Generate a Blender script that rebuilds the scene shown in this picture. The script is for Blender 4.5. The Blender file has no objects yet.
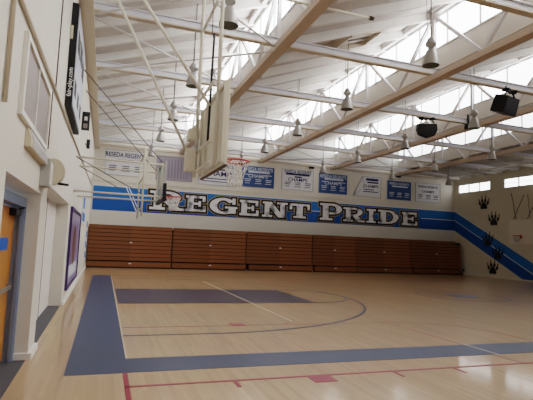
import bpy, bmesh, math, random
from mathutils import Vector, Matrix
random.seed(7)
C = bpy.context.scene.collection
PI = math.pi

# ------------------------------------------------------------------ materials
def lin(c):
    return tuple(((v/255)/12.92 if v/255 <= .04045 else (((v/255)+.055)/1.055)**2.4) for v in c) + (1.0,)
MATS = {}
def mat(name, rgb, rough=.6, metal=0., var=.06, scale=6., spec=.4, alpha=None, emit=None):
    if name in MATS: return MATS[name]
    m = bpy.data.materials.new(name); m.use_nodes = True
    nt = m.node_tree; b = nt.nodes['Principled BSDF']
    b.inputs['Roughness'].default_value = rough
    b.inputs['Metallic'].default_value = metal
    b.inputs['Specular IOR Level'].default_value = spec
    col = lin(rgb)
    tc = nt.nodes.new('ShaderNodeTexCoord'); nz = nt.nodes.new('ShaderNodeTexNoise')
    nz.inputs['Scale'].default_value = scale; nz.inputs['Detail'].default_value = 4
    nt.links.new(tc.outputs['Object'], nz.inputs['Vector'])
    mx = nt.nodes.new('ShaderNodeMix'); mx.data_type = 'RGBA'
    mx.inputs[6].default_value = tuple(max(0, v*(1-var)) for v in col[:3]) + (1,)
    mx.inputs[7].default_value = tuple(min(1, v*(1+var)) for v in col[:3]) + (1,)
    nt.links.new(nz.outputs['Fac'], mx.inputs[0])
    nt.links.new(mx.outputs[2], b.inputs['Base Color'])
    if alpha is not None: b.inputs['Alpha'].default_value = alpha
    if emit:
        b.inputs['Emission Color'].default_value = lin(emit[0]); b.inputs['Emission Strength'].default_value = emit[1]
    MATS[name] = m
    return m

def planks_material(name, a, b_, rough, spec, plank=(.06, 1.4), rot=0, bump=0.0, coat=0.0, seam=.85):
    m = bpy.data.materials.new(name); m.use_nodes = True
    nt = m.node_tree; b = nt.nodes['Principled BSDF']; L = nt.links
    tc = nt.nodes.new('ShaderNodeTexCoord'); mp = nt.nodes.new('ShaderNodeMapping')
    mp.inputs['Rotation'].default_value = (0, 0, rot)
    L.new(tc.outputs['Object'], mp.inputs['Vector'])
    br = nt.nodes.new('ShaderNodeTexBrick')
    br.inputs['Color1'].default_value = lin(a); br.inputs['Color2'].default_value = lin(b_)
    br.inputs['Mortar'].default_value = tuple(v*seam for v in lin(a)[:3]) + (1,)
    br.inputs['Scale'].default_value = 1; br.inputs['Mortar Size'].default_value = .003
    br.inputs['Brick Width'].default_value = plank[1]; br.inputs['Row Height'].default_value = plank[0]
    L.new(mp.outputs['Vector'], br.inputs['Vector'])
    nz = nt.nodes.new('ShaderNodeTexNoise'); nz.inputs['Scale'].default_value = .35; nz.inputs['Detail'].default_value = 5
    L.new(tc.outputs['Object'], nz.inputs['Vector'])
    mx = nt.nodes.new('ShaderNodeMix'); mx.data_type = 'RGBA'; mx.blend_type = 'MULTIPLY'
    mx.inputs[0].default_value = .22
    L.new(br.outputs['Color'], mx.inputs[6]); L.new(nz.outputs['Color'], mx.inputs[7])
    hs = nt.nodes.new('ShaderNodeHueSaturation'); hs.inputs['Value'].default_value = 1.12
    L.new(mx.outputs[2], hs.inputs['Color'])
    L.new(hs.outputs['Color'], b.inputs['Base Color'])
    b.inputs['Roughness'].default_value = rough; b.inputs['Specular IOR Level'].default_value = spec
    b.inputs['Coat Weight'].default_value = coat; b.inputs['Coat Roughness'].default_value = .10
    if bump:
        n2 = nt.nodes.new('ShaderNodeTexNoise'); n2.inputs['Scale'].default_value = 1.2; n2.inputs['Detail'].default_value = 3
        m2 = nt.nodes.new('ShaderNodeMapping'); m2.inputs['Scale'].default_value = (6, 1, 1)
        L.new(tc.outputs['Object'], m2.inputs['Vector']); L.new(m2.outputs['Vector'], n2.inputs['Vector'])
        bp = nt.nodes.new('ShaderNodeBump'); bp.inputs['Strength'].default_value = bump; bp.inputs['Distance'].default_value = .02
        L.new(n2.outputs['Fac'], bp.inputs['Height']); L.new(bp.outputs['Normal'], b.inputs['Normal'])
        L.new(bp.outputs['Normal'], b.inputs['Coat Normal'])
    MATS[name] = m
    return m

def letter_material():
    m = bpy.data.materials.new('letter_silver'); m.use_nodes = True
    nt = m.node_tree; b = nt.nodes['Principled BSDF']; L = nt.links
    tc = nt.nodes.new('ShaderNodeTexCoord')
    w = nt.nodes.new('ShaderNodeTexNoise'); w.inputs['Scale'].default_value = 2.2; w.inputs['Detail'].default_value = 1
    L.new(tc.outputs['Object'], w.inputs['Vector'])
    r = nt.nodes.new('ShaderNodeValToRGB')
    r.color_ramp.elements[0].position = .30; r.color_ramp.elements[0].color = lin((128, 130, 134))
    r.color_ramp.elements[1].position = .47; r.color_ramp.elements[1].color = lin((232, 232, 234))
    L.new(w.outputs['Fac'], r.inputs['Fac']); L.new(r.outputs['Color'], b.inputs['Base Color'])
    b.inputs['Roughness'].default_value = .6
    MATS['silver'] = m
    return m

SKY = 6.0
FLOOR = planks_material('maple_floor', (204, 169, 126), (188, 153, 112), .36, .5, rot=PI/2, bump=.025, coat=.65)
WOOD = planks_material('bleacher_wood', (148, 96, 58), (124, 78, 46), .5, .35, plank=(.5, 2.6), bump=0)
M_wall = mat('cream_wall', (225, 219, 207), .75, var=.03, scale=2)
M_wall2 = mat('white_panel', (238, 235, 228), .75, var=.03)
M_wallr = mat('cream_wall_shaded', (220, 213, 192), .75, var=.04, scale=2)  # wall cream darkened: dimness of the right side put into the colour
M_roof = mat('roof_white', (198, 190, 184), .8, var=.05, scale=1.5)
M_raft = mat('rafter_white', (220, 215, 208), .7, var=.04)
M_sill = mat('sill_white', (222, 216, 206), .75, var=.04)
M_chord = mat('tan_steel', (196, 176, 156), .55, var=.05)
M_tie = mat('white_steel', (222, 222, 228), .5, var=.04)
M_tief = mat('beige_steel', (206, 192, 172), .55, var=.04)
M_truss = mat('truss_white', (214, 210, 208), .6, var=.03)
M_rod = mat('rod_steel', (224, 221, 217), .45, metal=.0, var=.03)
M_pipe = mat('cream_pipe', (218, 210, 190), .5, var=.04)
M_hoop = mat('white_pipe', (226, 221, 208), .5, var=.03)
M_dark = mat('black_paint', (26, 26, 30), .6, var=.1)
M_gap = mat('gap_dark', (28, 18, 12), .9, var=.1)  # near-black: shade of the bleacher gaps put into colour; also the door seam
M_blue = mat('stripe_blue', (30, 116, 194), .6, var=.05, scale=1)
M_bluedk = mat('stripe_blue_lower', (14, 88, 168), .6, var=.05, scale=1)
M_white = mat('white_paint', (236, 236, 236), .6, var=.03)
M_gold = mat('gold_paint', (190, 160, 90), .6, var=.05)
M_red = mat('rim_orange', (206, 58, 40), .5, var=.05)
M_net = mat('net_cord', (232, 230, 224), .8, var=.02)
M_glass = mat('board_glass', (186, 206, 204), .12, var=.02, alpha=.55)
M_board = mat('board_cream', (232, 226, 210), .55, var=.04)
M_boardback = mat('board_back', (226, 219, 203), .6, var=.06, scale=3)
M_brown = mat('brown_edge', (92, 70, 52), .6, var=.1)
M_band = mat('band_blue', (54, 68, 100), .34, var=.12, scale=1.0, spec=.5)
M_key = mat('key_purple', (62, 53, 70), .34, var=.1, scale=1.2, spec=.5)
M_cred = mat('court_red', (158, 50, 66), .36, var=.06)
M_credf = mat('court_red_faint', (172, 118, 108), .36, var=.06)
M_cnavy = mat('court_navy', (40, 48, 76), .36, var=.06)
M_cwhite = mat('court_white', (206, 192, 170), .36, var=.04)
M_carpet = mat('grey_mat', (84, 84, 88), .75, var=.15, scale=20)
M_pane = mat('sky_pane', (240, 244, 250), .3, var=.0, emit=((246, 250, 255), SKY))
PANES = [mat('sky_pane_%d' % i, (240, 244, 250), .3, var=0, emit=((246, 250, 255), SKY*k)) for i, k in enumerate((1.15, 1.0, .7, .4))]  # panes glow in place of daylight, weaker bay by bay to darken the far end
M_roofdk = mat('roof_shaded', (172, 166, 158), .8, var=.05, scale=1.5)  # darker copy of the roof white: last bay's shade put into the colour
M_pane2 = mat('sky_pane_dim', (240, 244, 250), .3, var=.0, emit=((250, 252, 255), 3.0))  # daylight glow put into the right-wall panes
M_lamp = mat('lamp_metal', (184, 182, 178), .4, metal=.35, var=.05)
M_lampin = mat('lamp_inner', (92, 98, 88), .5, var=.1)
M_bronze = mat('grey_panel', (148, 134, 128), .45, var=.1, scale=1.5)
M_beige = mat('beige_box', (214, 204, 180), .6, var=.04)
M_grey = mat('grey_box', (188, 186, 180), .55, var=.05)
M_slat = mat('slat_grey', (204, 202, 202), .5, var=.08, scale=14)
M_doorblue = mat('frame_bluegrey', (128, 142, 168), .5, var=.05)
M_doorwood = planks_material('door_oak', (206, 138, 62), (192, 124, 52), .45, .4, plank=(.3, 3), rot=PI/2)
M_tape = mat('blue_tape', (24, 96, 190), .5, var=.05)
M_chrome = mat('brushed_metal', (170, 170, 170), .3, metal=.8, var=.03)
M_pinkwall = mat('pier_white', (232, 224, 216), .7, var=.03)
M_score = mat('scoreboard_face', (186, 188, 200), .35, var=.3, scale=4)
M_purple = mat('poster_purple', (62, 40, 92), .5, var=.2, scale=3)
M_navy = mat('banner_navy', (62, 90, 142), .8, var=.12, scale=4)
M_banw = mat('banner_white', (226, 226, 228), .8, var=.06, scale=4)
M_bang = mat('banner_grey', (164, 158, 172), .8, var=.14, scale=6)
M_banlav = mat('banner_stripe', (138, 132, 150), .8, var=.08)
M_ink = mat('ink_navy', (34, 48, 98), .8, var=.05)
M_inkw = mat('ink_white', (214, 222, 236), .8, var=.05)
M_duct = mat('duct_dark', (92, 84, 74), .8, var=.3, scale=5)
SILVER = letter_material()

# ------------------------------------------------------------------ mesh helpers
def box(bm, a, b, mi=0, M=None):
    x0, y0, z0 = a; x1, y1, z1 = b
    vs = [(x0,y0,z0),(x1,y0,z0),(x1,y1,z0),(x0,y1,z0),(x0,y0,z1),(x1,y0,z1),(x1,y1,z1),(x0,y1,z1)]
    vs = [bm.verts.new((M @ Vector(v)) if M else v) for v in vs]
    for f in ((0,3,2,1),(4,5,6,7),(0,1,5,4),(1,2,6,5),(2,3,7,6),(3,0,4,7)):
        bm.faces.new([vs[i] for i in f]).material_index = mi
def ring_frame(d):
    d = d.normalized(); up = Vector((0,0,1)) if abs(d.z) < .95 else Vector((1,0,0))
    a = d.cross(up).normalized(); return a, d.cross(a).normalized()
def tube(bm, pts, r, n=8, mi=0, closed=False):
    pts = [Vector(p) for p in pts]; N = len(pts); rings = []
    for i, p in enumerate(pts):
        if closed: d = pts[(i+1) % N] - pts[i-1]
        else: d = (pts[min(i+1, N-1)] - pts[max(i-1, 0)])
        a, b = ring_frame(d)
        rings.append([bm.verts.new(p + (a*math.cos(2*PI*k/n) + b*math.sin(2*PI*k/n))*r) for k in range(n)])
    for i in range(N if closed else N-1):
        A, B = rings[i], rings[(i+1) % N]
        for k in range(n):
            f = bm.faces.new((A[k], A[(k+1)%n], B[(k+1)%n], B[k])); f.material_index = mi; f.smooth = True
    if not closed:
        bm.faces.new(rings[0][::-1]).material_index = mi; bm.faces.new(rings[-1]).material_index = mi
def bar(bm, p, q, w, h, mi=0):
    """rectangular bar from p to q; w across, h in the other direction"""
    p, q = Vector(p), Vector(q); d = (q-p)
    a, b = ring_frame(d)
    vs = []
    for c in (p, q):
        for s, t in ((-1,-1),(1,-1),(1,1),(-1,1)):
            vs.append(bm.verts.new(c + a*s*w/2 + b*t*h/2))
    for f in ((0,1,2,3),(7,6,5,4),(0,4,5,1),(1,5,6,2),(2,6,7,3),(3,7,4,0)):
        bm.faces.new([vs[i] for i in f]).material_index = mi
def lathe(bm, prof, n=20, mi=0, cap=True):
    rings = [[bm.verts.new((r*math.cos(2*PI*k/n), r*math.sin(2*PI*k/n), z)) for k in range(n)] for r, z in prof]
    for A, B in zip(rings, rings[1:]):
        for k in range(n):
            f = bm.faces.new((A[k], A[(k+1)%n], B[(k+1)%n], B[k])); f.material_index = mi; f.smooth = True
    if cap:
        bm.faces.new(rings[0][::-1]).material_index = mi; bm.faces.new(rings[-1]).material_index = mi
def prism(bm, poly, M, th, mi=0):
    """poly in 2D (u,v), M maps (u,v,w)"""
    a = [bm.verts.new(M @ Vector((u, v, 0))) for u, v in poly]; b = [bm.verts.new(M @ Vector((u, v, th))) for u, v in poly]
    n = len(poly)
    try:
        bm.faces.new(b).material_index = mi; bm.faces.new(a[::-1]).material_index = mi
    except ValueError: pass
    for i in range(n): bm.faces.new((a[i], a[(i+1)%n], b[(i+1)%n], b[i])).material_index = mi
def obj(name, bm, mats, parent=None, recalc=True):
    if recalc: bmesh.ops.recalc_face_normals(bm, faces=bm.faces)
    me = bpy.data.meshes.new(name); bm.to_mesh(me); bm.free()
    for m in (mats if isinstance(mats, (list, tuple)) else [mats]): me.materials.append(m)
    o = bpy.data.objects.new(name, me); C.objects.link(o)
    if parent is not None: o.parent = parent
    return o
def bxo(name, a, b, m, parent=None):
    bm = bmesh.new(); box(bm, a, b); return obj(name, bm, m, parent)
def tag(o, label, cat, group=None):
    o['label'] = label; o['category'] = cat
    if group: o['group'] = group
    return o
def thing(name, label, cat, loc=(0,0,0), group=None, rot=(0,0,0)):
    o = bpy.data.objects.new(name, None); C.objects.link(o); o.location = loc; o.rotation_euler = rot
    o.empty_display_size = .2
    return tag(o, label, cat, group)
def struct(o): o['kind'] = 'structure'; return o
def dup(root, loc, label=None, rot=None):
    r = root.copy(); C.objects.link(r); r.location = loc
    if rot is not None: r.rotation_euler = rot
    if label: r['label'] = label
    for ch in list(root.children):
        c = ch.copy(); C.objects.link(c); c.parent = r
        for g in list(ch.children):
            d = g.copy(); C.objects.link(d); d.parent = c
    return r
def text_mesh(name, s, size, m, parent, M, th=.004, align='CENTER', sx=1.0):
    cu = bpy.data.curves.new('tmp', 'FONT'); cu.body = s; cu.size = size; cu.align_x = align; cu.align_y = 'CENTER'
    cu.extrude = th; cu.offset = size*.012
    t = bpy.data.objects.new('tmp', cu); C.objects.link(t)
    dg = bpy.context.evaluated_depsgraph_get()
    me = bpy.data.meshes.new_from_object(t.evaluated_get(dg))
    bpy.data.objects.remove(t); bpy.data.curves.remove(cu)
    me.transform(Matrix.Diagonal((sx, 1, 1, 1))); me.transform(M); me.name = name
    me.materials.clear(); me.materials.append(m)
    o = bpy.data.objects.new(name, me); C.objects.link(o)
    if parent is not None: o.parent = parent
    return o
def frame(o, u, v):
    """matrix: local x->u, y->v, z->u x v, at origin o"""
    u, v = Vector(u).normalized(), Vector(v).normalized(); w = u.cross(v)
    return Matrix(((u.x, v.x, w.x, o[0]), (u.y, v.y, w.y, o[1]), (u.z, v.z, w.z, o[2]), (0,0,0,1)))

# ------------------------------------------------------------------ measures (metres; X along bleacher wall, Y into depth, Z up)
XL, XR, YB, YF = -1.29, 24.9, 14.2, -17.5
WH = 7.2
XB = [XL, 4.0, 9.25, 14.5, 19.75, XR]
TY = [13.2, 9.2, 5.15, 1.05, -2.95, -6.95, -11.0, -15.1]
ORD = ['first', 'second', 'third', 'fourth', 'fifth', 'sixth', 'seventh', 'eighth', 'ninth']

# ------------------------------------------------------------------ floor and court paint
bm = bmesh.new(); box(bm, (XL-.6, YF-.3, -.2), (XR+.3, YB+.3, 0)); floor = struct(obj('floor', bm, FLOOR))
def flat(name, polys, m, z):
    bm = bmesh.new()
    for poly in polys:
        prism(bm, poly, Matrix.Translation((0,0,0)), z)
    return obj(name, bm, m, floor)
def R(x0, y0, x1, y1): return [(x0,y0),(x1,y0),(x1,y1),(x0,y1)]
def arc_strip(cx, cy, r, w, a0, a1, n=48):
    out = []
    for i in range(n):
        t0 = a0+(a1-a0)*i/n; t1 = a0+(a1-a0)*(i+1)/n
        out.append([(cx+(r-w/2)*math.cos(t0), cy+(r-w/2)*math.sin(t0)), (cx+(r+w/2)*math.cos(t0), cy+(r+w/2)*math.sin(t0)),
                    (cx+(r+w/2)*math.cos(t1), cy+(r+w/2)*math.sin(t1)), (cx+(r-w/2)*math.cos(t1), cy+(r-w/2)*math.sin(t1))])
    return out
CLN = 12.8
flat('boundary_band', [R(-.76, -8.35, 0, 7.5), R(0, -8.35, XR-.1, -7.62)], M_band, .003)
flat('key_paint', [R(.06, -1.83, 5.79, 1.83)], M_key, .003)
flat('key_edge', [R(.0, -7.62, .025, 7.5)], M_cwhite, .0035)
flat('court_line', [R(0, 7.5, 7.4, 7.62), R(9.6, 7.5, 24.4, 7.62)], M_cnavy, .003).name = 'far_sideline'
flat('three_point_line', arc_strip(1.52, 0, 6.0, .075, -PI/2, PI/2, 64) + [R(0, -6.03, 1.52, -5.97), R(0, 5.97, 1.52, 6.03)], M_cnavy, .003)
flat('free_throw_circle', arc_strip(5.72, 0, 1.8, .06, -PI/2, PI/2, 40), M_cnavy, .0036)
flat('center_circle', arc_strip(CLN, 0, 1.68, .08, 0, 2*PI, 56), M_cnavy, .003)
flat('center_patch', [[(CLN-.66,-.62),(CLN+.3,-.62),(CLN+.66,0),(CLN+.1,.62),(CLN-.5,.5)]], M_band, .003)
flat('white_court_line', [R(3.67, -4.9, 3.73, 5.0)], M_cwhite, .0042)
flat('white_court_line', [R(6.02, -8.4, 6.06, -7.55)], M_cwhite, .0042)
flat('red_lane_line', [R(-.06, -8.96, 9.5, -8.91)], M_cred, .0038)
flat('red_lane_line', [R(.05, -5.24, 6.0, -5.2), R(5.95, -8.9, 6.0, -8.35), R(5.95, -7.62, 6.0, -5.2)], M_credf, .0038)
flat('red_baseline', [R(-.07, -12, -.01, -8.36)], M_cred, .0038)
flat('red_arc', arc_strip(5.97, -7.07, 1.83, .035, -.28, PI/2, 30), M_credf, .0032)
flat('red_block', [R(2.23, -9.22, 2.55, -8.96)], M_cred, .004)
flat('red_block', [R(2.2, -5.28, 2.5, -5.0)], M_cred, .004)
for x in (1.22, 3.53, 4.58): flat('red_tick', [R(x, -9.2, x+.05, -8.95)], M_cred, .004)
flat('red_tick', [R(3.45, -5.22, 3.5, -5.06)], M_cred, .0041)
flat('grey_mat', [R(-1.79, YF, -1.305, -.9)], M_carpet, .004)

# ------------------------------------------------------------------ walls
D1 = (-9.95, -7.45, 2.28); D2 = (-6.8, -2.2, 2.5)
bm = bmesh.new()
XT = XL-.5
for y0, y1, z0, z1 in ((YF, D1[0], 0, 7.4), (D1[0], D1[1], D1[2], 7.4), (D1[1], D2[0], 0, 7.4), (D2[0], D2[1], D2[2], 7.4), (D2[1], YB, 0, 7.4)):
    box(bm, (XT, y0, z0), (XL, y1, z1))
wall_left = struct(obj('wall_left', bm, M_wall))
# back wall: rectangle below, saw-tooth panel above
bm = bmesh.new(); box(bm, (XT, YB, 0), (XR+.3, YB+.25, WH)); wall_back = struct(obj('wall_back', bm, M_wall))
Mb = frame((0, YB+.2, 0), (1,0,0), (0,0,1))
poly = [(XT, WH), (XR+.3, WH), (XR+.3, 7.6), (19.8, 7.75)]
for i in range(4, 0, -1): poly += [(XB[i], 9.6), (XB[i-1]+.05, 7.75)]
bm = bmesh.new(); prism(bm, poly, frame((0, YB+.25, 0), (1,0,0), (0,0,1)), .2); obj('gable_panel', bm, M_wall2, wall_back)
bm = bmesh.new(); box(bm, (XL+.05, YB-.06, WH-.12), (XR-.05, YB-.001, WH+.02)); struct(obj('trim_1', bm, M_tief))
bm = bmesh.new(); box(bm, (XL+.02, YB-.05, 4.98), (XR-.05, YB-.001, 5.06)); obj('wall_seam', bm, M_wall, wall_back)
# painted stripe on the back wall
bm = bmesh.new(); box(bm, (XL+.1, YB-.012, 3.28), (XR-.001, YB-.001, 4.05)); obj('painted_stripe', bm, M_bluedk, wall_back)
bm = bmesh.new(); box(bm, (XL+.1, YB-.012, 4.05), (XR-.001, YB-.001, 4.72)); obj('painted_stripe', bm, M_blue, wall_back)
bm = bmesh.new()
box(bm, (XL+.1, YB-.016, 4.70), (XR-.001, YB-.001, 4.74)); box(bm, (21.8, YB-.016, 4.02), (XR-.001, YB-.001, 4.07)); box(bm, (12.7, YB-.016, 4.02), (13.5, YB-.001, 4.07))
for dx in (0, .16):
    prism(bm, [(.62+dx, 4.72), (.68+dx, 4.72), (1.36+dx, 3.28), (1.30+dx, 3.28)], frame((0, YB-.003, 0), (1,0,0), (0,0,1)), .012)
obj('stripe_pinline', bm, M_gold if False else M_white, wall_back)
# right wall with window openings
WY = [(10.65, 13.75), (6.0, 9.5), (1.6, 5.0), (-2.8, .6)]
WZ = (6.07, 6.72)
bm = bmesh.new()
ys = [YF] + sorted([y for p in WY for y in p]) + [YB]
box(bm, (XR, YF, 0), (XR+.25, YB, WZ[0])); box(bm, (XR, YF, WZ[1]), (XR+.25, YB, 7.6))
for i in range(0, len(ys), 2): box(bm, (XR, ys[i], WZ[0]), (XR+.25, ys[i+1], WZ[1]))
wall_right = struct(obj('wall_right', bm, M_wallr))
# descending stripe
sl = .52
def st(y, z): return (y, z)
Mr = frame((XR-.001, 0, 0), (0,1,0), (0,0,1))   # normal +X; extrude negative
def wall_r(name, poly, m, th, parent=wall_right):
    bm = bmesh.new(); prism(bm, poly, Mr, -th); return obj(name, bm, m, parent)
y_a = YB; zt, zb = 4.72, 3.28
wall_r('painted_stripe', [(y_a, 4.05), (y_a, zt), (y_a-zt/sl, 0), (y_a-4.05/sl, 0)], M_blue, .010)
wall_r('painted_stripe', [(y_a, zb), (y_a, 4.05), (y_a-4.05/sl, 0), (y_a-zb/sl, 0)], M_bluedk, .010)
wall_r('stripe_pinline', [(y_a, 4.03), (y_a, 4.08), (y_a-4.08/sl, 0), (y_a-4.03/sl, 0)], M_white, .014)
bm = bmesh.new(); box(bm, (XT, YF-.25, 0), (XR+.3, YF, 9.7)); struct(obj('wall_front', bm, M_wall))
bm = bmesh.new(); box(bm, (XR-.02, YF, 0), (XR-.001, YB, .1)); struct(obj('baseboard_right', bm, M_wallr))
bm = bmesh.new()
for y0, y1 in ((D1[1]-.04, D2[0]+.0), (D2[1], YB-1.3)): box(bm, (XL, y0, 0), (XL+.05, y1, .09))
box(bm, (XL-.2, D1[1]-.04, 0), (XL, D1[1], .09))
struct(obj('baseboard_left', bm, M_wall2))

# high windows in the right wall
for i, (y0, y1) in enumerate(WY):
    bm = bmesh.new()
    for z in (WZ[0], WZ[1]-.05): box(bm, (XR-.02, y0, z), (XR+.1, y1, z+.05))
    n = 4
    for k in range(n):
        y = y0 + (y1-y0-.05)*k/(n-1); box(bm, (XR-.02, y, WZ[0]+.05), (XR+.1, y+.05, WZ[1]-.05))
    if i: box(bm, (XR+.02, y0, 6.37), (XR+.1, y1, 6.40))
    w = struct(obj('window_%d' % (i+1), bm, M_truss))
    bxo('pane', (XR+.12, y0, WZ[0]), (XR+.15, y1, WZ[1]), M_pane2, w)

# ------------------------------------------------------------------ roof
ceil = None
ZL, ZH = 7.55, 9.45
for i in range(5):
    x0, x1 = XB[i]+.1, XB[i+1]-.02
    z0, z1 = (ZL, ZH) if i < 4 else (ZL, 7.35)
    if i == 0: x0 = XL-.3
    bm = bmesh.new()
    prism(bm, [(x0, z0), (x1, z1), (x1, z1+.12), (x0, z0+.12)], frame((0, YB+.2, 0), (1,0,0), (0,0,1)), YB+.2-YF+.2)
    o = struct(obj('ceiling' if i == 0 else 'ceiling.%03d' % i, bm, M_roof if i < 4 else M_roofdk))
    a = math.atan2(z1-z0, x1-x0)
    rb = bmesh.new(); L = math.hypot(x1-x0, z1-z0)
    M = Matrix.Translation((x0, 0, z0)) @ Matrix.Rotation(-a, 4, 'Y')
    box(rb, (.12, -.06, -.26), (L-.12, .06, -.002), M=M)
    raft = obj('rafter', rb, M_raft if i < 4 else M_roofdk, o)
    y = 13.6; first = True
    while y > YF+.3:
        r = raft if first else raft.copy()
        if not first: C.objects.link(r); r.parent = o
        r.location = (0, y, 0); first = False; y -= 1.36
# roof vent opening in second bay
x0, z0, x1, z1 = XB[1]+.1, ZL, XB[2]-.02, ZH
a = math.atan2(z1-z0, x1-x0)
def roofpt(x, y, d=0): return Vector((x + d*math.sin(a), y, z0+(x-x0)*(z1-z0)/(x1-x0) - d*math.cos(a)))
v = thing('roof_vent', 'dark open vent hatch in the white roof slope of second bay', 'vent', roofpt(6.7, -2.1))
Mv = Matrix.Rotation(-a, 4, 'Y')
bm = bmesh.new(); box(bm, (-.55, -.6, -.012), (.55, .6, -.004), M=Mv); obj('opening', bm, M_duct, v)
bm = bmesh.new()
for s in (-1, 1):
    box(bm, (-.62, s*.62-.05, -.3), (.62, s*.62+.05, -.004), M=Mv); box(bm, (s*.62-.05, -.57, -.3), (s*.62+.05, .57, -.004), M=Mv)
obj('curb', bm, M_brown if False else M_tief, v)
bm = bmesh.new()
for k in (-.2, .18): box(bm, (-.55, k, -.2), (.55, k+.16, -.17), M=Mv)
obj('louver', bm, M_raft, v)

# clerestory: sill, window frame and panes, roof truss
NAMES_B = ['first', 'second', 'third', 'fourth']
for i in range(1, 5):
    X = XB[i]
    bm = bmesh.new(); box(bm, (X, YF, 7.42), (X+.06, YB, 8.12)); box(bm, (X, YF, 9.2), (X+.06, YB, 9.5))
    sill = struct(obj('trim_%d' % (i+1), bm, M_sill))
    bm = bmesh.new()
    for z in (8.12, 9.15): box(bm, (X-.03, YF, z), (X+.05, YB, z+.05))
    y = YB-.06
    while y > YF:
        box(bm, (X-.03, y-.03, 8.17), (X+.05, y+.03, 9.15)); y -= 1.345
    w = struct(obj('window_%d' % (i+4), bm, M_truss))
    bxo('pane', (X+.02, YF, 8.15), (X+.04, YB, 9.18), PANES[i-1], w)
    t = thing('roof_truss', '%s white roof truss with tan bottom chord, counted from the scoreboard wall' % NAMES_B[i-1], 'roof truss', (X-.2, YB, 0), 'roof trusses under the clerestory windows')
    def tr(bm): 
        bm.transform(Matrix.Translation((0, -YB, 0))); return bm
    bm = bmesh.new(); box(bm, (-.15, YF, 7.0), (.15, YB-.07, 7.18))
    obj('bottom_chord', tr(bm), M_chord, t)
    bm = bmesh.new(); box(bm, (-.06, YF, 9.16), (.06, YB-.07, 9.26)); obj('top_chord', tr(bm), M_truss, t)
    for y in TY:
        bm = bmesh.new(); box(bm, (-.05, y-.06, 7.45), (.05, y+.06, 9.16)); obj('post', tr(bm), M_truss, t)
        for s in (-1, 1):
            if y+s*2.03 > YB or y+s*2.03 < YF: continue
            bm = bmesh.new(); bar(bm, (0, y+s*.06, 9.1), (0, y+s*1.98, 7.22), .1, .1); obj('diagonal', tr(bm), M_truss, t)
    for y in TY:
        bm = bmesh.new(); prism(bm, [(y-.22, 9.16), (y+.22, 9.16), (y+.12, 8.9), (y-.12, 8.9)], frame((.05, 0, 0), (0,1,0), (0,0,1)), .012); obj('gusset', tr(bm), M_truss, t)
# tie beams across the hall
for k, y in enumerate(TY[:6]):
    lab = 'white steel tie beam across the hall, %s out from the bleacher wall' % ORD[k]
    t = thing('tie_beam', lab, 'beam', (XL, y, 7.19), 'tie beams across the hall')
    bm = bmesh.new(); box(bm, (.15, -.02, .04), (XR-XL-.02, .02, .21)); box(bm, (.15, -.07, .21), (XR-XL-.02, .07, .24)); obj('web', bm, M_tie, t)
    bm = bmesh.new(); box(bm, (.15, -.09, .0), (XR-XL-.02, .09, .04)); obj('bottom_flange', bm, M_tief, t)  # beige flange: shade on the beam's underside put into the colour
# ledger beam along the left wall
bm = bmesh.new(); box(bm, (XL, YF, 6.95), (XL+.24, YB-.06, 7.3)); box(bm, (XL, YF, 6.9), (XL+.3, YB-.06, 6.95)); struct(obj('trim_6', bm, mat('cream_ledger', (220, 208, 188), .6)))
# brace rods in plan, first bay; last panels of the others
def rod(p, q, label, r=.028):
    bm = bmesh.new(); tube(bm, [p, q], r, 6)
    return tag(obj('brace_rod', bm, M_rod), label, 'brace rod', 'diagonal brace rods under the roof')
for k in range(0, 5):
    ya, yb = TY[k], TY[k+1]
    rod((XL+.25, yb+.12, 7.12), (XB[1]-.36, ya-.12, 7.12), 'thin steel brace rod in first bay rising towards bleacher wall, %s from bleachers' % ORD[k])
    rod((XL+.25, ya-.12, 7.06), (XB[1]-.36, yb+.12, 7.06), 'thin steel brace rod in first bay running away from bleachers, %s from bleachers' % ORD[k])
for b in (1, 2, 3):
    rod((XB[b]+.02, TY[1]+.12, 7.12), (XB[b+1]-.36, TY[0]-.12, 7.12), 'thin brace rod beside bleacher wall in the %s bay slanting towards wall' % ORD[b])
    rod((XB[b]+.02, TY[0]-.12, 7.06), (XB[b+1]-.36, TY[1]+.12, 7.06), 'thin brace rod beside bleacher wall in the %s bay slanting from wall' % ORD[b])
# heating pipe with hanger
t = thing('ceiling_pipe', 'cream pipe with capped end hanging near roof vent', 'pipe', (3.0, -4.75, 7.55))
bm = bmesh.new(); tube(bm, [(-1.8, 0, 0), (2.6, 0, 0)], .035, 10); obj('pipe_run', bm, M_pipe, t)
bm = bmesh.new(); tube(bm, [(2.6, 0, 0), (2.72, 0, 0)], .055, 10); obj('end_cap', bm, M_brown, t)
bm = bmesh.new(); tube(bm, [(2.05, 0, .03), (2.05, 0, .62)], .018, 8); obj('hanger', bm, M_pipe, t)
# grey pipes under the low roof of last bay
t = thing('sprinkler_pipe', 'thin white pipe run under the dark low roof beside paw-print wall', 'pipe', (22.3, 9, 6.95))
bm = bmesh.new(); tube(bm, [(0, -8, 0), (0, 4.2, 0)], .035, 8); obj('pipe_run', bm, M_rod, t)
for y in (-3.4, 0, 3.2):
    bm = bmesh.new(); tube(bm, [(0, y, 0), (0, y, .28)], .02, 6); obj('hanger', bm, M_rod, t)
    bm = bmesh.new(); tube(bm, [(-1.1, y, -.02), (1.4, y, -.02)], .025, 6); obj('branch', bm, M_rod, t)

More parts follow.
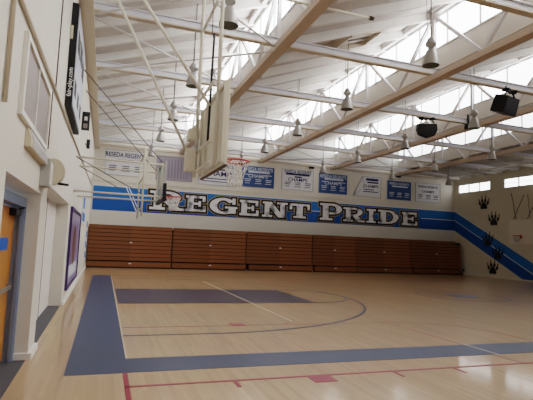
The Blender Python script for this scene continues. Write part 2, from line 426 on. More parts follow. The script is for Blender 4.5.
# ------------------------------------------------------------------ pendant lamps
def make_lamp(h):
    t = thing('pendant_lamp', 'x', 'lamp', (0,0,0), 'bell-shaped pendant lamps')
    bm = bmesh.new(); lathe(bm, [(.205, 0), (.2, .05), (.17, .18), (.115, .34), (.075, .4)], 24, cap=False); obj('bell_shade', bm, M_lamp, t, recalc=True)
    bm = bmesh.new(); lathe(bm, [(.196, .012), (.0, .05)][:1] + [(.12, .04), (.02, .05)], 24); obj('lens', bm, M_lampin, t)
    bm = bmesh.new(); lathe(bm, [(.07, .4), (.065, .46), (.125, .5), (.13, .56), (.06, .68), (.03, .71)], 18); obj('ballast_housing', bm, M_lamp, t)
    bm = bmesh.new(); tube(bm, [(0, 0, .71), (0, 0, h)], .014, 6); tube(bm, [(0, .12, .56), (0, .2, h)], .006, 5); obj('hanging_rod', bm, M_duct, t)
    return t
LY = [10.55, 6.47, 2.4, -1.67, -5.75, -9.8]
LX = [1.7, 6.7, 11.85, 16.75, 21.2]
for i, x in enumerate(LX):
    x0r, x1r = XB[i]+.1, XB[i+1]-.02
    zr = ZL + (x-x0r)/(x1r-x0r)*((ZH if i < 4 else 7.35)-ZL)
    base = None
    for k, y in enumerate(LY):
        if i == 1 and k > 4 or i == 2 and k > 3 or i == 3 and k > 2 or i == 4 and k > 0: continue
        if i == 0 and k > 4: continue
        lab = 'grey bell-shaped pendant lamp, %s from bleacher wall in %s row out from scoreboard wall' % (ORD[k], ORD[i])
        if base is None:
            base = make_lamp(zr-6.12); base.location = (x, y, 6.12); base['label'] = lab
        else: dup(base, (x, y, 6.12), lab)

# ------------------------------------------------------------------ loudspeakers under the ties
def speaker(loc, rz, tilt, label, rounded):
    t = thing('loudspeaker', label, 'speaker', loc, None, (0, 0, rz))
    T = Matrix.Rotation(tilt, 4, 'X')
    bm = bmesh.new()
    if rounded:
        pr = [(-.36, .26), (.36, .26), (.40, .0), (.30, -.22), (.0, -.33), (-.30, -.22), (-.40, .0)]
    else:
        pr = [(-.40, .27), (.34, .27), (.42, -.3), (-.42, -.3)]
    prism(bm, pr, T @ frame((0, -.25, -.5), (1,0,0), (0,0,1)), -.45); obj('cabinet', bm, M_dark, t)
    bm = bmesh.new()
    prism(bm, [(u*.86, w*.82) for u, w in pr], T @ frame((0, -.251, -.5), (1,0,0), (0,0,1)), .012); obj('grille', bm, mat('speaker_grille', (52, 54, 60), .7, var=.3, scale=30), t)
    bm = bmesh.new()
    for s in (-1, 1): bar(bm, (s*.3, 0, -.22), (s*.12, 0, -.03), .04, .04)
    bar(bm, (-.34, 0, -.05), (.34, 0, -.05), .09, .05); bar(bm, (-.45, -.12, 0.0), (-.1, .1, -.03), .05, .05)
    obj('yoke', bm, M_dark, t)
    bm = bmesh.new()
    for s in (-1, 1): box(bm, (s*.22-.05, -.13, -.06), (s*.22+.05, .13, .0))
    obj('beam_clamp', bm, M_dark, t)
speaker((11.95, 1.05, 7.19), -.45, .25, 'dark rounded loudspeaker hanging under tie beam beside second window truss', True)
speaker((12.15, -2.95, 7.19), .25, .35, 'dark boxy loudspeaker clamped under the tie beam above the rounded one', False)
t = thing('beam_clamp_light', 'small dark clamp fixture on tie beam below the boxy loudspeaker', 'light fixture', (14.0, 1.05, 7.18))
bm = bmesh.new(); box(bm, (-.06, -.11, .02), (.06, -.095, .4)); box(bm, (-.06, -.12, .0), (.06, .1, -.03)); obj('clamp', bm, M_dark, t)
bm = bmesh.new(); lathe(bm, [(.09, -.22), (.1, -.12), (.05, -.03)], 14); obj('lamp_head', bm, M_dark, t)

# ------------------------------------------------------------------ bleachers
BX = [-1.27, 3.42, 7.98, 12.5, 15.73, 20.15, 24.55]
BYf = 13.05
rowname = ['beside the scoreboard wall', 'second from the scoreboard wall', 'third from the scoreboard wall', 'narrow one in the middle', 'second from the paw-print wall', 'beside the paw-print wall']
for i in range(6):
    x0, x1 = BX[i]+.035, BX[i+1]-.035
    t = thing('bleacher_section', 'closed wooden bleacher section, ' + rowname[i], 'bleachers', ((x0+x1)/2, YB, 0), 'closed wooden bleachers along the back wall')
    w = (x1-x0)/2; f = BYf-YB
    bm = bmesh.new(); box(bm, (-w, f+.14, .06), (w, -.02, 2.3)); obj('understructure', bm, M_gap, t)  # block coloured near-black as the shadow between the boards
    hgt = .23; n = 9
    for r in range(n):
        z = .42 + r*.222; dz = .188
        bm = bmesh.new(); s = (f + .0 + .012*r)
        xr = w
        if i == 5 and r == n-1: xr = w-.45
        if r == n-1: dz = .21
        box(bm, (-w, s, z), (xr, s+.12, z+dz))
        if r % 3 == 2 or r == 8: box(bm, (-w+.01, s-.02, z+dz-.05), (xr-.01, s, z+dz))
        bmesh.ops.bevel(bm, geom=bm.edges[:], offset=.008, segments=1)
        obj('seat_board', bm, WOOD, t)
    bm = bmesh.new(); a0 = .1 if i in (3, 5) else (.16 if i == 2 else .0); a1 = .2 if i == 4 else 0
    box(bm, (-w+a0, f-.16, .07), (w, f+.1, .34)); obj('kickboard', bm, WOOD, t)
    bm = bmesh.new(); box(bm, (-w+a0, f-.12, .0), (w, f+.1, .068)); obj('toe_strip', bm, M_gap, t)
    bm = bmesh.new(); box(bm, (-w+.06, f-.165, .22), (w-.06, f-.15, .225)); bm.free()
    for z, yy in ((.26, f-.172), (1.45, f-.0)):
        bm = bmesh.new(); box(bm, (-.07, yy, z-.025), (.07, yy+.012, z+.025)); obj('number_plate', bm, M_white, t)
    for sx in (-1, 1):
        bm = bmesh.new(); box(bm, (sx*w-.012, f+.13, .05), (sx*w+.012, -.03, 2.26)); obj('side_panel', bm, M_brown, t)

# ------------------------------------------------------------------ wall lettering
def inset_poly(poly, d):
    n = len(poly); area = sum(poly[i][0]*poly[(i+1)%n][1]-poly[(i+1)%n][0]*poly[i][1] for i in range(n))
    if area < 0: poly = poly[::-1]
    out = []
    for i in range(n):
        p0, p1, p2 = Vector(poly[i-1]), Vector(poly[i]), Vector(poly[(i+1)%n])
        n1 = Vector(((p1-p0).y, -(p1-p0).x)).normalized(); n2 = Vector(((p2-p1).y, -(p2-p1).x)).normalized()
        b = (n1+n2); k = d / max(.35, (1 + n1.dot(n2)))
        out.append(tuple(p1 + b*k))
    return out
def rc(x0, y0, x1, y1): return ('p', [(x0,y0),(x1,y0),(x1,y1),(x0,y1)])
def ql(*p): return ('p', list(p))
def ar(cx, cy, rx, ry, tx, ty, a0, a1): return ('a', (cx, cy, rx, ry, tx, ty, math.radians(a0), math.radians(a1)))
GL = {
 'E': [rc(.10,0,.38,1), rc(.02,0,.95,.15), rc(.02,.85,.92,1), rc(.38,.43,.66,.57), rc(.6,.32,.72,.68), rc(.79,.64,.92,.86), rc(.82,.14,.95,.38)],
 'N': [rc(.08,0,.28,1), rc(0,.87,.34,1), rc(-.02,0,.4,.13), rc(.72,0,.9,1), rc(.58,.87,1.02,1), ql((.08,1),(.36,1),(.9,0),(.64,0))],
 'T': [rc(.35,0,.65,1), rc(.2,0,.8,.13), rc(.02,.85,.98,1), rc(.02,.58,.14,.86), rc(.86,.58,.98,.86)],
 'I': [rc(.3,0,.7,1), rc(.08,0,.92,.14), rc(.08,.86,.92,1)],
 'P': [rc(.12,0,.38,1), rc(0,0,.56,.13), rc(0,.87,.56,1), rc(.3,.36,.56,.5), ar(.55,.68,.42,.32,.26,.13,-90,90)],
 'R': [rc(.12,0,.36,1), rc(0,0,.46,.13), rc(0,.87,.54,1), rc(.3,.4,.54,.53), ar(.53,.7,.38,.3,.24,.13,-90,90), ql((.42,.45),(.68,.45),(.98,.0),(.68,.0)), rc(.72,0,1.04,.13)],
 'D': [rc(.12,0,.38,1), rc(0,0,.5,.14), rc(0,.86,.5,1), ar(.47,.5,.5,.5,.26,.14,-90,90)],
 'G': [ar(.5,.5,.5,.5,.27,.15,35,335), rc(.56,.36,1.02,.48), rc(.72,.06,.96,.48), rc(.82,.62,.94,1)],
}
def glyph(bm, prims, x0, x1, z0, z1, grow, y, mi):
    W, H = x1-x0, z1-z0
    P = lambda u, v: (x0+u*W, z0+v*H)
    for q, (k, d) in enumerate(prims):
        M = frame((0, y - q*.0022, 0), (1,0,0), (0,0,1))
        if k == 'p':
            prism(bm, inset_poly([P(u, v) for u, v in d], grow), M, .003, mi)
        else:
            cx, cy, rx, ry, tx, ty, a0, a1 = d; n = 24
            c = P(cx, cy); ro = (rx*W+grow, ry*H+grow); ri = ((rx-tx)*W-grow, (ry-ty)*H-grow)
            e = grow/max(ro) ; a0 -= e; a1 += e
            for j in range(n):
                t0 = a0+(a1-a0)*j/n; t1 = a0+(a1-a0)*(j+1)/n
                prism(bm, [(c[0]+ri[0]*math.cos(t0), c[1]+ri[1]*math.sin(t0)), (c[0]+ro[0]*math.cos(t0), c[1]+ro[1]*math.sin(t0)),
                           (c[0]+ro[0]*math.cos(t1), c[1]+ro[1]*math.sin(t1)), (c[0]+ri[0]*math.cos(t1), c[1]+ri[1]*math.sin(t1))], M, .003, mi)
WORDS = [('REGENT', [('R',2.05,4.1,3.5,4.64),('E',4.22,5.58,3.52,4.5),('G',5.76,7.55,3.46,4.5),('E',7.7,9.1,3.46,4.46),('N',9.3,11.02,3.46,4.46),('T',11.18,12.72,3.5,4.46)]),
         ('PRIDE', [('P',13.46,15.2,3.48,4.64),('R',15.26,16.95,3.48,4.46),('I',17.05,17.95,3.48,4.46),('D',18.06,19.85,3.48,4.46),('E',20.05,21.52,3.46,4.42)])]
for wd, ls in WORDS:
    t = thing('wall_lettering', 'silver %s lettering with black outline painted on the blue stripe, %s word' % ('six-letter' if wd == 'REGENT' else 'five-letter', 'first' if wd == 'REGENT' else 'second'), 'lettering', (ls[0][1], YB, ls[0][3]), 'silver words on the blue stripe')
    off = Matrix.Translation((-ls[0][1], -YB, -ls[0][3]))
    for ch, x0, x1, z0, z1 in ls:
        bm = bmesh.new(); glyph(bm, GL[ch], x0, x1, z0, z1, .0, YB-.070, 0); bm.transform(off); lo = obj('letter', bm, SILVER, t)
        bm = bmesh.new(); glyph(bm, GL[ch], x0, x1, z0, z1, .11, YB-.046, 0); bm.transform(off); obj('outline', bm, M_dark, lo)
        bm = bmesh.new(); glyph(bm, GL[ch], x0, x1, z0, z1, .145, YB-.022, 0); bm.transform(off); obj('gold_edge', bm, M_gold, lo)

# ------------------------------------------------------------------ championship banners
BN = [(-.66,1.69,5.4,6.93,'w',1,'white banner with dark lettering beside the scoreboard wall'),
      (2.32,4.56,5.33,6.85,'g',2,'grey-lilac banner behind the wall-mounted glass backboard'),  # grey-lilac cloth with plain vertical bars
      (4.94,7.43,5.27,6.8,'w',3,'white banner with big blue word behind the large backboard'),
      (7.77,10.05,5.35,6.75,'b',4,'blue banner with white lettering beside the rim of the large cream backboard'),
      (10.57,12.91,5.36,6.77,'w',5,'white banner with dark lettering above the last letters of first wall word'),
      (13.32,15.55,5.33,6.73,'b',4,'blue banner above the first letter of the second wall word'),
      (16.02,18.3,5.3,6.78,'t',6,'white banner with slanted folded side'),
      (18.81,20.91,5.27,6.68,'b',7,'darker blue banner between slanted white banner and pale banner'),
      (21.29,23.53,5.29,6.7,'w',8,'pale banner with blue lettering beside the paw-print wall')]
for n, (x0, x1, z0, z1, kind, tx, lab) in enumerate(BN):
    cx, cz = (x0+x1)/2, (z0+z1)/2; w, h = (x1-x0)/2, (z1-z0)/2
    t = thing('wall_banner', lab, 'banner', (cx, YB, z0), 'championship banners on the back wall')
    Mf = frame((0, -.02, h), (1,0,0), (0,0,1))     # local, normal -Y
    base, ink = {'w': (M_banw, M_ink), 'b': (M_navy, M_inkw), 'g': (M_bang, M_banlav), 't': (M_banw, M_ink)}[kind]
    poly = [(-w,-h),(w,-h),(w,h),(-w,h)] if kind != 't' else [(-w,-h+.05),(w,-h),(w,h),(-w+.72,h)]
    bm = bmesh.new(); prism(bm, poly, Mf, -.012); obj('cloth', bm, base, t)
    bm = bmesh.new()
    m = len(poly)
    for a_ in range(m):
        p, q = poly[a_], poly[(a_+1) % m]
        bar(bm, Mf @ Vector((p[0]*.985, p[1]*.985, .004)), Mf @ Vector((q[0]*.985, q[1]*.985, .004)), .035, .01)
    obj('hem', bm, ink if kind != 'g' else M_banlav, t)
    M3 = frame((0, -.028, h), (1,0,0), (0,0,1))
    def line(s, v, size, sx=1.0, u=0): text_mesh('banner_lettering', s, size, ink, t, M3 @ Matrix.Translation((u, v, 0)), .003, sx=sx)
    def dashes(rows, ink=ink):
        bm = bmesh.new()
        for (u0, u1, v, hh) in rows: box(bm, (u0, -.034, h+v), (u1, -.026, h+v+hh))
        obj('small_print', bm, ink, t)
    three = [(-.8*w, -.42*w, -.30*h, .05), (-.16*w, .2*w, -.30*h, .05), (.46*w, .84*w, -.30*h, .05), (-.8*w, -.46*w, -.46*h, .05), (-.14*w, .18*w, -.46*h, .05), (.48*w, .8*w, -.46*h, .05), (-.78*w, -.5*w, -.66*h, .04), (-.2*w, .22*w, -.66*h, .04), (.44*w, .82*w, -.66*h, .04)]
    if tx == 1:
        line('RESEDA REGENTS', .6*h, .38, .78); dashes([(-.42*w, .4*w, .08*h, .13)] + three)
    elif tx == 2:
        dashes([(-.85*w+k*.19, -.80*w+k*.19, -.8*h, 1.5*h) for k in range(10)])
    elif tx == 3:
        line('RESEDA REGENTS', .64*h, .32, .8); line('CHAMPS', -.04*h, .46, 1.15, .1); dashes([(-.7*w, .5*w, .28*h, .08), (-.6*w, .7*w, -.5*h, .06), (-.8*w, .8*w, -.72*h, .05)])
    elif tx == 4:
        line('RESEDA REGENTS', .7*h, .32, .8); dashes([(-.6*w, .7*w, .36*h, .12), (-.8*w, -.3*w, .14*h, .05), (.4*w, .85*w, .14*h, .05)] + three); line('CHAMPS', .04*h, .32, 1.1)
    elif tx == 5:
        line('RESEDA REGENTS', .76*h, .31, .8); dashes([(-.75*w, .75*w, .46*h, .12), (-.2*w, .25*w, .24*h, .09)] + three); line('CHAMPS', .02*h, .34, 1.1)
    elif tx == 6:
        dashes([(-.1*w, .8*w, .62*h, .16), (.0*w, .8*w, .38*h, .1), (-.25*w, .5*w, -.3*h, .06), (-.3*w, .8*w, -.5*h, .06)]); line('CHAMPS', .06*h, .3, 1.1, .3)
        bm = bmesh.new(); bar(bm, M3 @ Vector((-w+.06, -h+.1, 0)), M3 @ Vector((-w+.95, .02, 0)), .02, .01); bar(bm, M3 @ Vector((-w+.95, .02, 0)), M3 @ Vector((-w+.74, h-.05, 0)), .02, .01); obj('fold_line', bm, M_ink, t)
    elif tx == 7:
        line('RESEDA REGENTS', .68*h, .24, .9); dashes([(-.6*w, .7*w, .34*h, .1)] + three); 
    elif tx == 8:
        line('RESEDA REGENTS', .62*h, .25, .92); line('CHAMPS', .1*h, .26, 1.1); dashes(three)

# ------------------------------------------------------------------ paw prints on the right wall
def ell(cx, cy, rx, ry, rot=0, n=14):
    c, s = math.cos(rot), math.sin(rot)
    return [(cx + rx*math.cos(2*PI*k/n)*c - ry*math.sin(2*PI*k/n)*s, cy + rx*math.cos(2*PI*k/n)*s + ry*math.sin(2*PI*k/n)*c) for k in range(n)]
PW = [(11.26, 5.16, 'topmost'), (10.37, 3.99, 'second from top'), (10.91, 2.58, 'third down, on the stripe'), (10.04, 1.67, 'fourth down, on the stripe'), (10.48, .66, 'lowest, just above the floor')]
for y, z, w in PW:
    t = thing('paw_print', 'black clawed paw print painted on the cream wall, ' + w, 'paw print', (XR, y, z), 'black paw prints on the wall')
    # seen from the room: u runs toward -Y
    Mp = frame((-.002, 0, 0), (0,-1,0), (0,0,1))
    bm = bmesh.new()
    prism(bm, [(-.24,-.42),(-.12,-.36),(0,-.40),(.12,-.36),(.24,-.42),(.31,-.28),(.24,-.1),(.1,.06),(0,.09),(-.1,.06),(-.24,-.1),(-.31,-.28)], Mp, .02); obj('palm_pad', bm, M_dark, t)
    for cx, cy, r in ((-.36, .02, .35), (-.14, .2, .12), (.14, .2, -.12), (.36, .02, -.35)):
        bm = bmesh.new(); prism(bm, ell(cx, cy, .09, .15, r), Mp, .02)
        d = Vector((math.sin(-r), math.cos(r))); tip = Vector((cx, cy)) + d*.40; b0 = Vector((cx, cy)) + d*.17; pn = Vector((d.y, -d.x))*.045
        prism(bm, [tuple(b0-pn), tuple(b0+pn), tuple(tip)], Mp, .022)
        obj('toe_pad', bm, M_dark, t)

# ------------------------------------------------------------------ basketball hoops
def rim_net(t, x, z, sw=.006):
    """rim centred at local (x,0,z), board to its -X side"""
    bm = bmesh.new(); tube(bm, [(x+.23*math.cos(2*PI*k/28), .23*math.sin(2*PI*k/28), z) for k in range(28)], .014, 8, closed=True)
    box(bm, (x-.38, -.07, z-.03), (x-.22, .07, z+.012)); bar(bm, (x-.37, -.06, z-.12), (x-.1, -.17, z-.01), .015, .015); bar(bm, (x-.37, .06, z-.12), (x-.1, .17, z-.01), .015, .015)
    box(bm, (x-.385, -.08, z-.16), (x-.37, .08, z+.05))
    obj('rim', bm, M_red, t)
    bm = bmesh.new(); n = 12
    def ring(k, j):
        r = (.225, .19, .155, .13, .125)[j]; aa = 2*PI*(k+.5*(j % 2))/n
        return (x+r*math.cos(aa), r*math.sin(aa), z-.01-.105*j)
    for j in range(4):
        for k in range(n):
            kk = k+1 if j % 2 else k
            tube(bm, [ring(k, j), ring(k, j+1)], sw, 4); tube(bm, [ring(k, j), ring(k-1 if j % 2 == 0 else k+1, j+1)], sw, 4)
    obj('net', bm, M_net, t)
def cyl(name, pts, r, m, t, n=10):
    bm = bmesh.new(); tube(bm, pts, r, n); return obj(name, bm, m, t)

# (a) the main hoop, glass board on arms from the left wall; origin on wall at centre line
t = thing('basketball_hoop', 'basketball hoop with glass backboard held on long arms from the scoreboard wall', 'basketball hoop', (XL, 0, 0))
bx = 2.45
bm = bmesh.new(); box(bm, (bx, -.91, 2.9), (bx+.02, .91, 4.0)); gb = obj('backboard', bm, M_glass, t)
bm = bmesh.new()
for y in (-.925, .895): box(bm, (bx-.02, y, 2.9), (bx+.04, y+.03, 4.0))
for z in (2.88, 3.99): box(bm, (bx-.02, -.925, z), (bx+.04, .925, z+.03))
obj('board_frame', bm, M_grey, gb)
bm = bmesh.new(); box(bm, (bx-.04, -.955, 2.83), (bx+.06, .955, 2.93)); box(bm, (bx-.04, -.965, 2.83), (bx+.06, -.915, 3.35)); box(bm, (bx-.04, .915, 2.83), (bx+.06, .965, 3.35)); obj('edge_padding', bm, M_dark, t)
bm = bmesh.new(); prism(bm, R(-.3, 3.08, .3, 3.55), frame((bx+.025, 0, 0), (0,1,0), (0,0,1)), .003); obj('target_square', bm, M_white, gb) if False else bm.free()
rim_net(t, bx+.41, 3.05, .009)
for y in (-.9, .9):
    for z in (2.95, 3.9): cyl('support_arm', [(.0, y*1.0, z), (bx-.03, y*.96, z)], .028, M_pipe, t)
    cyl('upright', [(1.85, y, 2.35), (1.85, y, 4.35)], .03, M_pipe, t)
    cyl('brace', [(.0, y, 3.9), (1.85, y, 2.98)], .012, M_duct, t)
for y in (-.6, .6): cyl('upright', [(bx-.06, y, 2.9), (bx-.06, y, 4.0)], .025, M_pipe, t)
for z in (2.6, 3.5, 4.2): cyl('cross_tube', [(1.85, -.9, z), (1.85, .9, z)], .022, M_pipe, t)
cyl('cable', [(.02, -.75, 6.45), (bx-.02, -.5, 4.0)], .014, M_duct, t, 6)
cyl('cable', [(.02, .95, 6.35), (bx-.1, .85, 3.95)], .014, M_duct, t, 6)

# (b) the near side hoop hung from roof pipes
t = thing('basketball_hoop', 'large cream backboard hoop hung from roof pipes, seen edge-on in front of the banners', 'basketball hoop', (XL, -7.05, 0))
bx = 2.5
bm = bmesh.new(); box(bm, (bx, -.93, 2.87), (bx+.045, .93, 4.2)); bd = obj('backboard', bm, [M_board], t)
bm = bmesh.new(); box(bm, (bx-.004, -.935, 2.85), (bx+.05, .935, 2.872)); obj('bottom_edge', bm, M_brown, bd)
bm = bmesh.new()
for y in (-.9, .45, .9): box(bm, (bx-.05, y-.03, 2.9), (bx-.002, y+.03, 4.17))
for z in (2.92, 4.1): box(bm, (bx-.05, -.87, z), (bx-.002, .42, z+.06))
obj('back_frame', bm, M_boardback, t)
rim_net(t, bx+.43, 3.1)
for y in (-.55, .62):
    px = bx-.06 if y < 0 else bx-.16
    cyl('drop_pipe', [(px, y, 2.85), (px, y, 7.95)], .033, M_hoop, t)
    cyl('brace_pipe', [(.12, y, 7.2 if y > 0 else 6.85), (bx-.19, y, 3.05 if y > 0 else 3.85)], .026, M_hoop, t)
for z in (2.95, 3.3, 4.25, 5.6): cyl('cross_tube', [(bx-.14, -.55, z), (bx-.14, .62, z)], .026, M_hoop, t)
bm = bmesh.new(); box(bm, (bx-.34, .5, 2.95), (bx-.18, .75, 3.35)); box(bm, (bx-.32, .45, 3.5), (bx-.2, .7, 3.7)); obj('hinge_bracket', bm, M_boardback, t)
cyl('cable', [(bx-.12, -.2, 3.3), (bx-.1, -.2, 5.2)], .02, M_dark, t, 6)
cyl('cable', [(bx-.14, -.2, 5.2), (bx-.14, -.2, 7.9)], .008, M_duct, t, 6)

# (c) hoop on right wall
t = thing('basketball_hoop', 'basketball hoop on the paw-print wall beside the blue stripe', 'basketball hoop', (XR-.01, 7.75, 0), None, (0, 0, PI))
bx = .42
bm = bmesh.new(); box(bm, (bx, -.92, 2.3), (bx+.04, .92, 3.85)); obj('backboard', bm, M_board, t)
rim_net(t, bx+.43, 2.84, .02)
for y in (-.7, .7):
    for z in (2.5, 3.6): cyl('support_arm', [(0, y, z), (bx, y, z)], .03, M_pipe, t)
    cyl('strut', [(0.02, y*1.6, 5.7), (bx-.02, y*.6, 3.9)], .02, M_duct, t)
    cyl('strut', [(0.02, y*.2, 5.5), (bx-.02, y*.9, 3.9)], .02, M_duct, t)

# ------------------------------------------------------------------ left wall objects
# scoreboard
t = thing('scoreboard', 'black-edged scoreboard mounted high on the side wall', 'scoreboard', (XL+.004, -3.95, 4.17))
bm = bmesh.new(); box(bm, (0, -1.35, 0), (.12, 1.35, 2.03)); obj('cabinet', bm, M_dark, t)
bm = bmesh.new(); box(bm, (.121, -1.3, .06), (.132, 1.3, 1.97)); obj('face', bm, M_score, t)
for (y0, y1, z0, z1) in ((-1.1,-.5,1.2,1.6), (.5,1.1,1.2,1.6), (-.3,.3,1.3,1.7), (-1.1,-.7,.3,.6), (.7,1.1,.3,.6), (-.2,.2,.3,.6)):
    bm = bmesh.new(); box(bm, (.133, y0, z0), (.138, y1, z1)); obj('digit_panel', bm, M_dark, t)
text_mesh('side_lettering', 'fair-play.com', .115, M_white, t, frame((.06, -1.353, .46), (0,0,1), (-1,0,0)), .002, sx=.95)
# its hanging bracket
bm = bmesh.new(); box(bm, (.0, -1.41, 1.3), (.05, -1.355, 1.55)); obj('bracket', bm, M_beige, t)
# shot clock box and small black box
t = thing('shot_clock', 'small black box with white square on side wall beyond the scoreboard', 'clock', (XL, .3, 4.95))
bm = bmesh.new(); box(bm, (0, 0, 0), (.22, .14, .55)); obj('case', bm, M_dark, t)
bm = bmesh.new(); box(bm, (.07, -.012, .28), (.16, -.002, .4)); obj('white_panel', bm, M_white, t)
bm = bmesh.new(); box(bm, (.05, -.012, .04), (.17, -.002, .18)); obj('lower_panel', bm, M_bronze, t)
t = thing('wall_fixture', 'tiny black box on side wall past the black clock box', 'wall box', (XL, 3.2, 4.9))
bm = bmesh.new(); box(bm, (0.05, 0, 0), (.16, .12, .32)); obj('case', bm, M_dark, t)
bm = bmesh.new(); box(bm, (0, .03, .1), (.05, .09, .2)); obj('bracket', bm, M_grey, t)
# louvred window panel
t = struct(bxo('window_9', (XL+.002, -9.62, 2.94), (XL+.02, -7.68, 3.66), M_bronze))
bm = bmesh.new()
for z in (2.88, 3.66): box(bm, (XL+.001, -9.7, z), (XL+.045, -7.6, z+.06))
for y in (-9.7, -7.68): box(bm, (XL+.001, y, 2.94), (XL+.045, y+.08, 3.66))
box(bm, (XL+.02, -8.75, 2.94), (XL+.035, -8.71, 3.66))
obj('window_frame', bm, M_wall2, t)
# long wall unit with slats
t = thing('wall_heater', 'long beige wall unit with slatted grey grille under the dark panel', 'wall unit', (XL, -8.45, 2.62))
bm = bmesh.new(); prism(bm, [(0, .04), (.07, .04), (.07, .13), (.025, .25), (0, .25)], frame((0, .78, 0), (1,0,0), (0,0,1)), 1.5); obj('case', bm, M_beige, t)
bm = bmesh.new()
for k in range(16):
    y = -.62 + k*.086
    box(bm, (.071, y, .045), (.079, y+.06, .13))
    bar(bm, (.075, y+.03, .13), (.03, y+.03, .245), .06, .012)
obj('slat_grille', bm, M_slat, t)
# grey junction box
t = thing('junction_box', 'pale grey box on the pier just under the long beige wall unit', 'wall box', (XL-.003, -7.75, 2.38))
bm = bmesh.new(); box(bm, (0, 0, 0), (.12, .35, .36)); bmesh.ops.bevel(bm, geom=bm.edges[:], offset=.012, segments=1); obj('case', bm, M_grey, t)
bm = bmesh.new(); box(bm, (.121, .03, .03), (.13, .32, .33)); obj('cover', bm, M_wall2, t)
# rounded horn
t = thing('wall_horn', 'rounded beige horn housing sticking out from the pier beside grey box', 'horn', (XL, -7.3, 2.63))
pr = [(.0,-.17)] + [(.11+.17*math.cos(aa), .19*math.sin(aa)) for aa in [math.radians(d) for d in range(-80, 81, 16)]] + [(0,.17)]
bm = bmesh.new(); prism(bm, pr, frame((0, .06, 0), (1,0,0), (0,0,1)), .16); obj('housing', bm, M_beige, t)
bm = bmesh.new(); box(bm, (-.0, -.13, -.2), (.03, -.1, .2)); 
for k in range(5): box(bm, (-.0, -.15, -.18+k*.08), (.05, -.1, -.14+k*.08))
obj('clip_strip', bm, M_brown, t)
bm = bmesh.new(); tube(bm, [(.2, -.05, -.17), (.34, -.05, -.18)], .018, 8); obj('nozzle', bm, M_dark, t)
# conduits
def conduit(pts, label, m=M_tief, r=.022, name='conduit'):
    bm = bmesh.new(); tube(bm, pts, r, 8); return tag(obj(name, bm, m), label, 'conduit')
X1 = XL+.024
conduit([(X1, -17, 3.75), (X1, -10, 3.84), (X1, -2, 4.08), (X1, 13.9, 4.62)], 'long tan conduit running along the side wall under the scoreboard')
conduit([(XL+.009, -6.9, 4.0), (XL+.009, -6.9, 6.9)], 'thin dark upright conduit on side wall near the scoreboard', M_brown, .009)
conduit([(XL+.008, -7.2, 2.98), (XL+.008, -7.2, 3.86)], 'short thin dark conduit between horn and tan conduit', M_brown, .008)
conduit([(X1, -10.4, 2.8), (X1, -10.4, 6.9)], 'tan upright pipe before the dark wall panel', M_tief, .02)
# framed poster and wall hangings
t = thing('framed_poster', 'tall dark-framed purple poster low on the side wall after the recess', 'poster', (XL, 1.0, .28))
bm = bmesh.new()
for y in (-2.45, 2.37): box(bm, (0, y, 0), (.06, y+.08, 2.2))
for z in (0, 2.12): box(bm, (0, -2.37, z), (.06, 2.37, z+.08))
obj('frame', bm, M_purple, t)
bm = bmesh.new(); box(bm, (.005, -2.37, .08), (.03, 2.37, 2.12)); obj('print', bm, mat('poster_print', (150, 138, 178), .3, var=.4, scale=2.5), t)
bm = bmesh.new(); prism(bm, ell(-.3, 1.15, .75, .6), frame((.031, 0, 0), (0,1,0), (0,0,1)), .003); obj('figure', bm, mat('poster_brown', (122, 88, 78), .5, var=.3, scale=4), t)
bm = bmesh.new(); box(bm, (.031, -2.0, .25), (.034, 1.6, .6)); obj('caption_band', bm, M_banw, t)
t = thing('wall_poster', 'blue and white poster on side wall above and beyond the purple one', 'poster', (XL, 5.6, 2.2))
bm = bmesh.new(); box(bm, (0, -1.2, 0), (.04, 1.2, 1.15)); obj('board', bm, M_banw, t)
bm = bmesh.new(); box(bm, (.041, -1.1, .1), (.046, 1.1, .45)); box(bm, (.041, -.9, .6), (.046, .4, 1.05)); obj('blue_print', bm, M_blue, t)
t = thing('wall_poster', 'narrow blue and white poster low on side wall close to the bleachers', 'poster', (XL, 10.3, .5))
bm = bmesh.new(); box(bm, (0, -.9, 0), (.04, .9, 2.2)); obj('board', bm, M_banw, t)
bm = bmesh.new()
for k in range(4): box(bm, (.041, -.7, .15+k*.5), (.046, .6, .45+k*.5))
obj('blue_print', bm, M_blue, t)

# doorway with oak door
d = bxo('door_1', (-1.635, -8.95, .02), (-1.585, -7.53, 2.06), M_doorwood); struct(d)
bm = bmesh.new(); box(bm, (-1.56, -8.75, .98), (-1.53, -7.62, 1.03)); box(bm, (-1.584, -8.72, .96), (-1.53, -8.66, 1.05)); box(bm, (-1.584, -7.70, .96), (-1.53, -7.64, 1.05)); obj('door_handle', bm, M_chrome, d)
bm = bmesh.new(); box(bm, (-1.584, -8.4, 1.5), (-1.582, -7.85, 1.66)); obj('blue_tape', bm, M_tape, d)
bm = bmesh.new(); box(bm, (-1.584, -7.95, 1.95), (-1.50, -7.6, 2.04)); bar(bm, (-1.53, -7.75, 2.03), (-1.47, -7.58, 2.07), .03, .02); obj('door_closer', bm, M_dark, d)
bm = bmesh.new()
box(bm, (-1.70, -7.525, 0), (-1.46, -7.452, 2.1)); box(bm, (-1.52, -7.56, 0), (-1.47, -7.45, 2.1)); box(bm, (-1.70, -9.94, 2.08), (-1.46, -7.452, 2.2)); box(bm, (-1.70, -9.94, 0), (-1.52, -9.75, 2.1)); box(bm, (-1.69, -9.75, 0), (-1.64, -8.96, 2.08))
obj('door_frame', bm, M_doorblue, d)
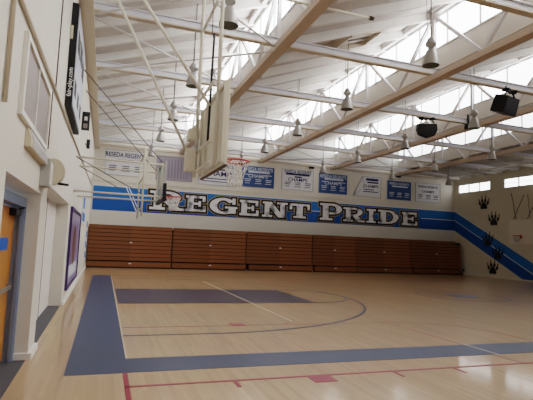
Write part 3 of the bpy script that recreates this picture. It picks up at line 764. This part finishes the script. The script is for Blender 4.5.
# second recess with white doors
d = struct(bxo('door_2', (-1.62, -6.79, .02), (-1.56, -4.2, 2.48), M_pinkwall))
bm = bmesh.new(); box(bm, (-1.62, -4.18, .02), (-1.57, -2.21, 2.48)); obj('door_leaf', bm, M_pinkwall, d)
bm = bmesh.new(); box(bm, (-1.58, -4.2, .02), (-1.555, -4.17, 2.48)); obj('door_seam', bm, M_gap, d)
bm = bmesh.new()
for y, z in ((-6.3, 1.25), (-6.4, .95), (-6.0, .7)): box(bm, (-1.559, y, z), (-1.552, y+.08, z+.06))
obj('door_handle', bm, M_chrome, d)
bm = bmesh.new(); box(bm, (-1.79, -7.7, 0), (XL+.003, -7.06, 2.26)); bm.free()

# small wall items
for i, (x, lab) in enumerate(((12.63, 'small dark camera at wall top above white banner'), (19.61, 'small dark camera at wall top above darker blue banner'))):
    t = thing('security_camera', lab, 'camera', (x, YB, 6.98))
    bm = bmesh.new(); box(bm, (-.03, -.1, .04), (.03, -.062, .1)); bar(bm, (0, -.08, .06), (0, -.18, .02), .03, .03); obj('mount', bm, M_dark, t)
    bm = bmesh.new(); box(bm, (-.16, -.36, -.07), (.16, -.18, .06)); obj('camera_body', bm, M_dark, t)
t = thing('wall_outlet', 'small dark outlet box low on the paw-print wall beside the bleachers', 'outlet', (XR, 13.2, .35))
bm = bmesh.new(); box(bm, (-.05, -.09, -.12), (-.001, .09, .12)); obj('cover_plate', bm, M_grey, t)
bm = bmesh.new(); box(bm, (-.058, -.05, -.07), (-.051, .05, .07)); obj('socket_face', bm, M_dark, t)

# ------------------------------------------------------------------ light, world, camera
w = bpy.data.worlds.new('sky'); bpy.context.scene.world = w; w.use_nodes = True
w.node_tree.nodes['Background'].inputs[0].default_value = (.75, .86, 1, 1); w.node_tree.nodes['Background'].inputs[1].default_value = 1.0

cam = bpy.data.cameras.new('camera'); co = bpy.data.objects.new('camera', cam); C.objects.link(co)
f, yaw, pitch, roll = 463.7, math.radians(19.06), math.radians(5.33), math.radians(2.34)
cam.sensor_width = 36; cam.lens = f/533*36; cam.clip_end = 200
fw = Vector((math.sin(yaw)*math.cos(pitch), math.cos(yaw)*math.cos(pitch), math.sin(pitch)))
r = Vector((math.cos(yaw), -math.sin(yaw), 0)); u = r.cross(fw)
rr = r*math.cos(roll) + u*math.sin(roll); uu = u*math.cos(roll) - r*math.sin(roll)
co.matrix_world = Matrix(((rr.x, uu.x, -fw.x, -.41), (rr.y, uu.y, -fw.y, -14.68), (rr.z, uu.z, -fw.z, 1.72), (0,0,0,1)))
bpy.context.scene.camera = co
vs = bpy.context.scene.view_settings
vs.view_transform = 'Filmic'; vs.look = 'Medium High Contrast'; vs.exposure = 0.58; vs.gamma = 1.0
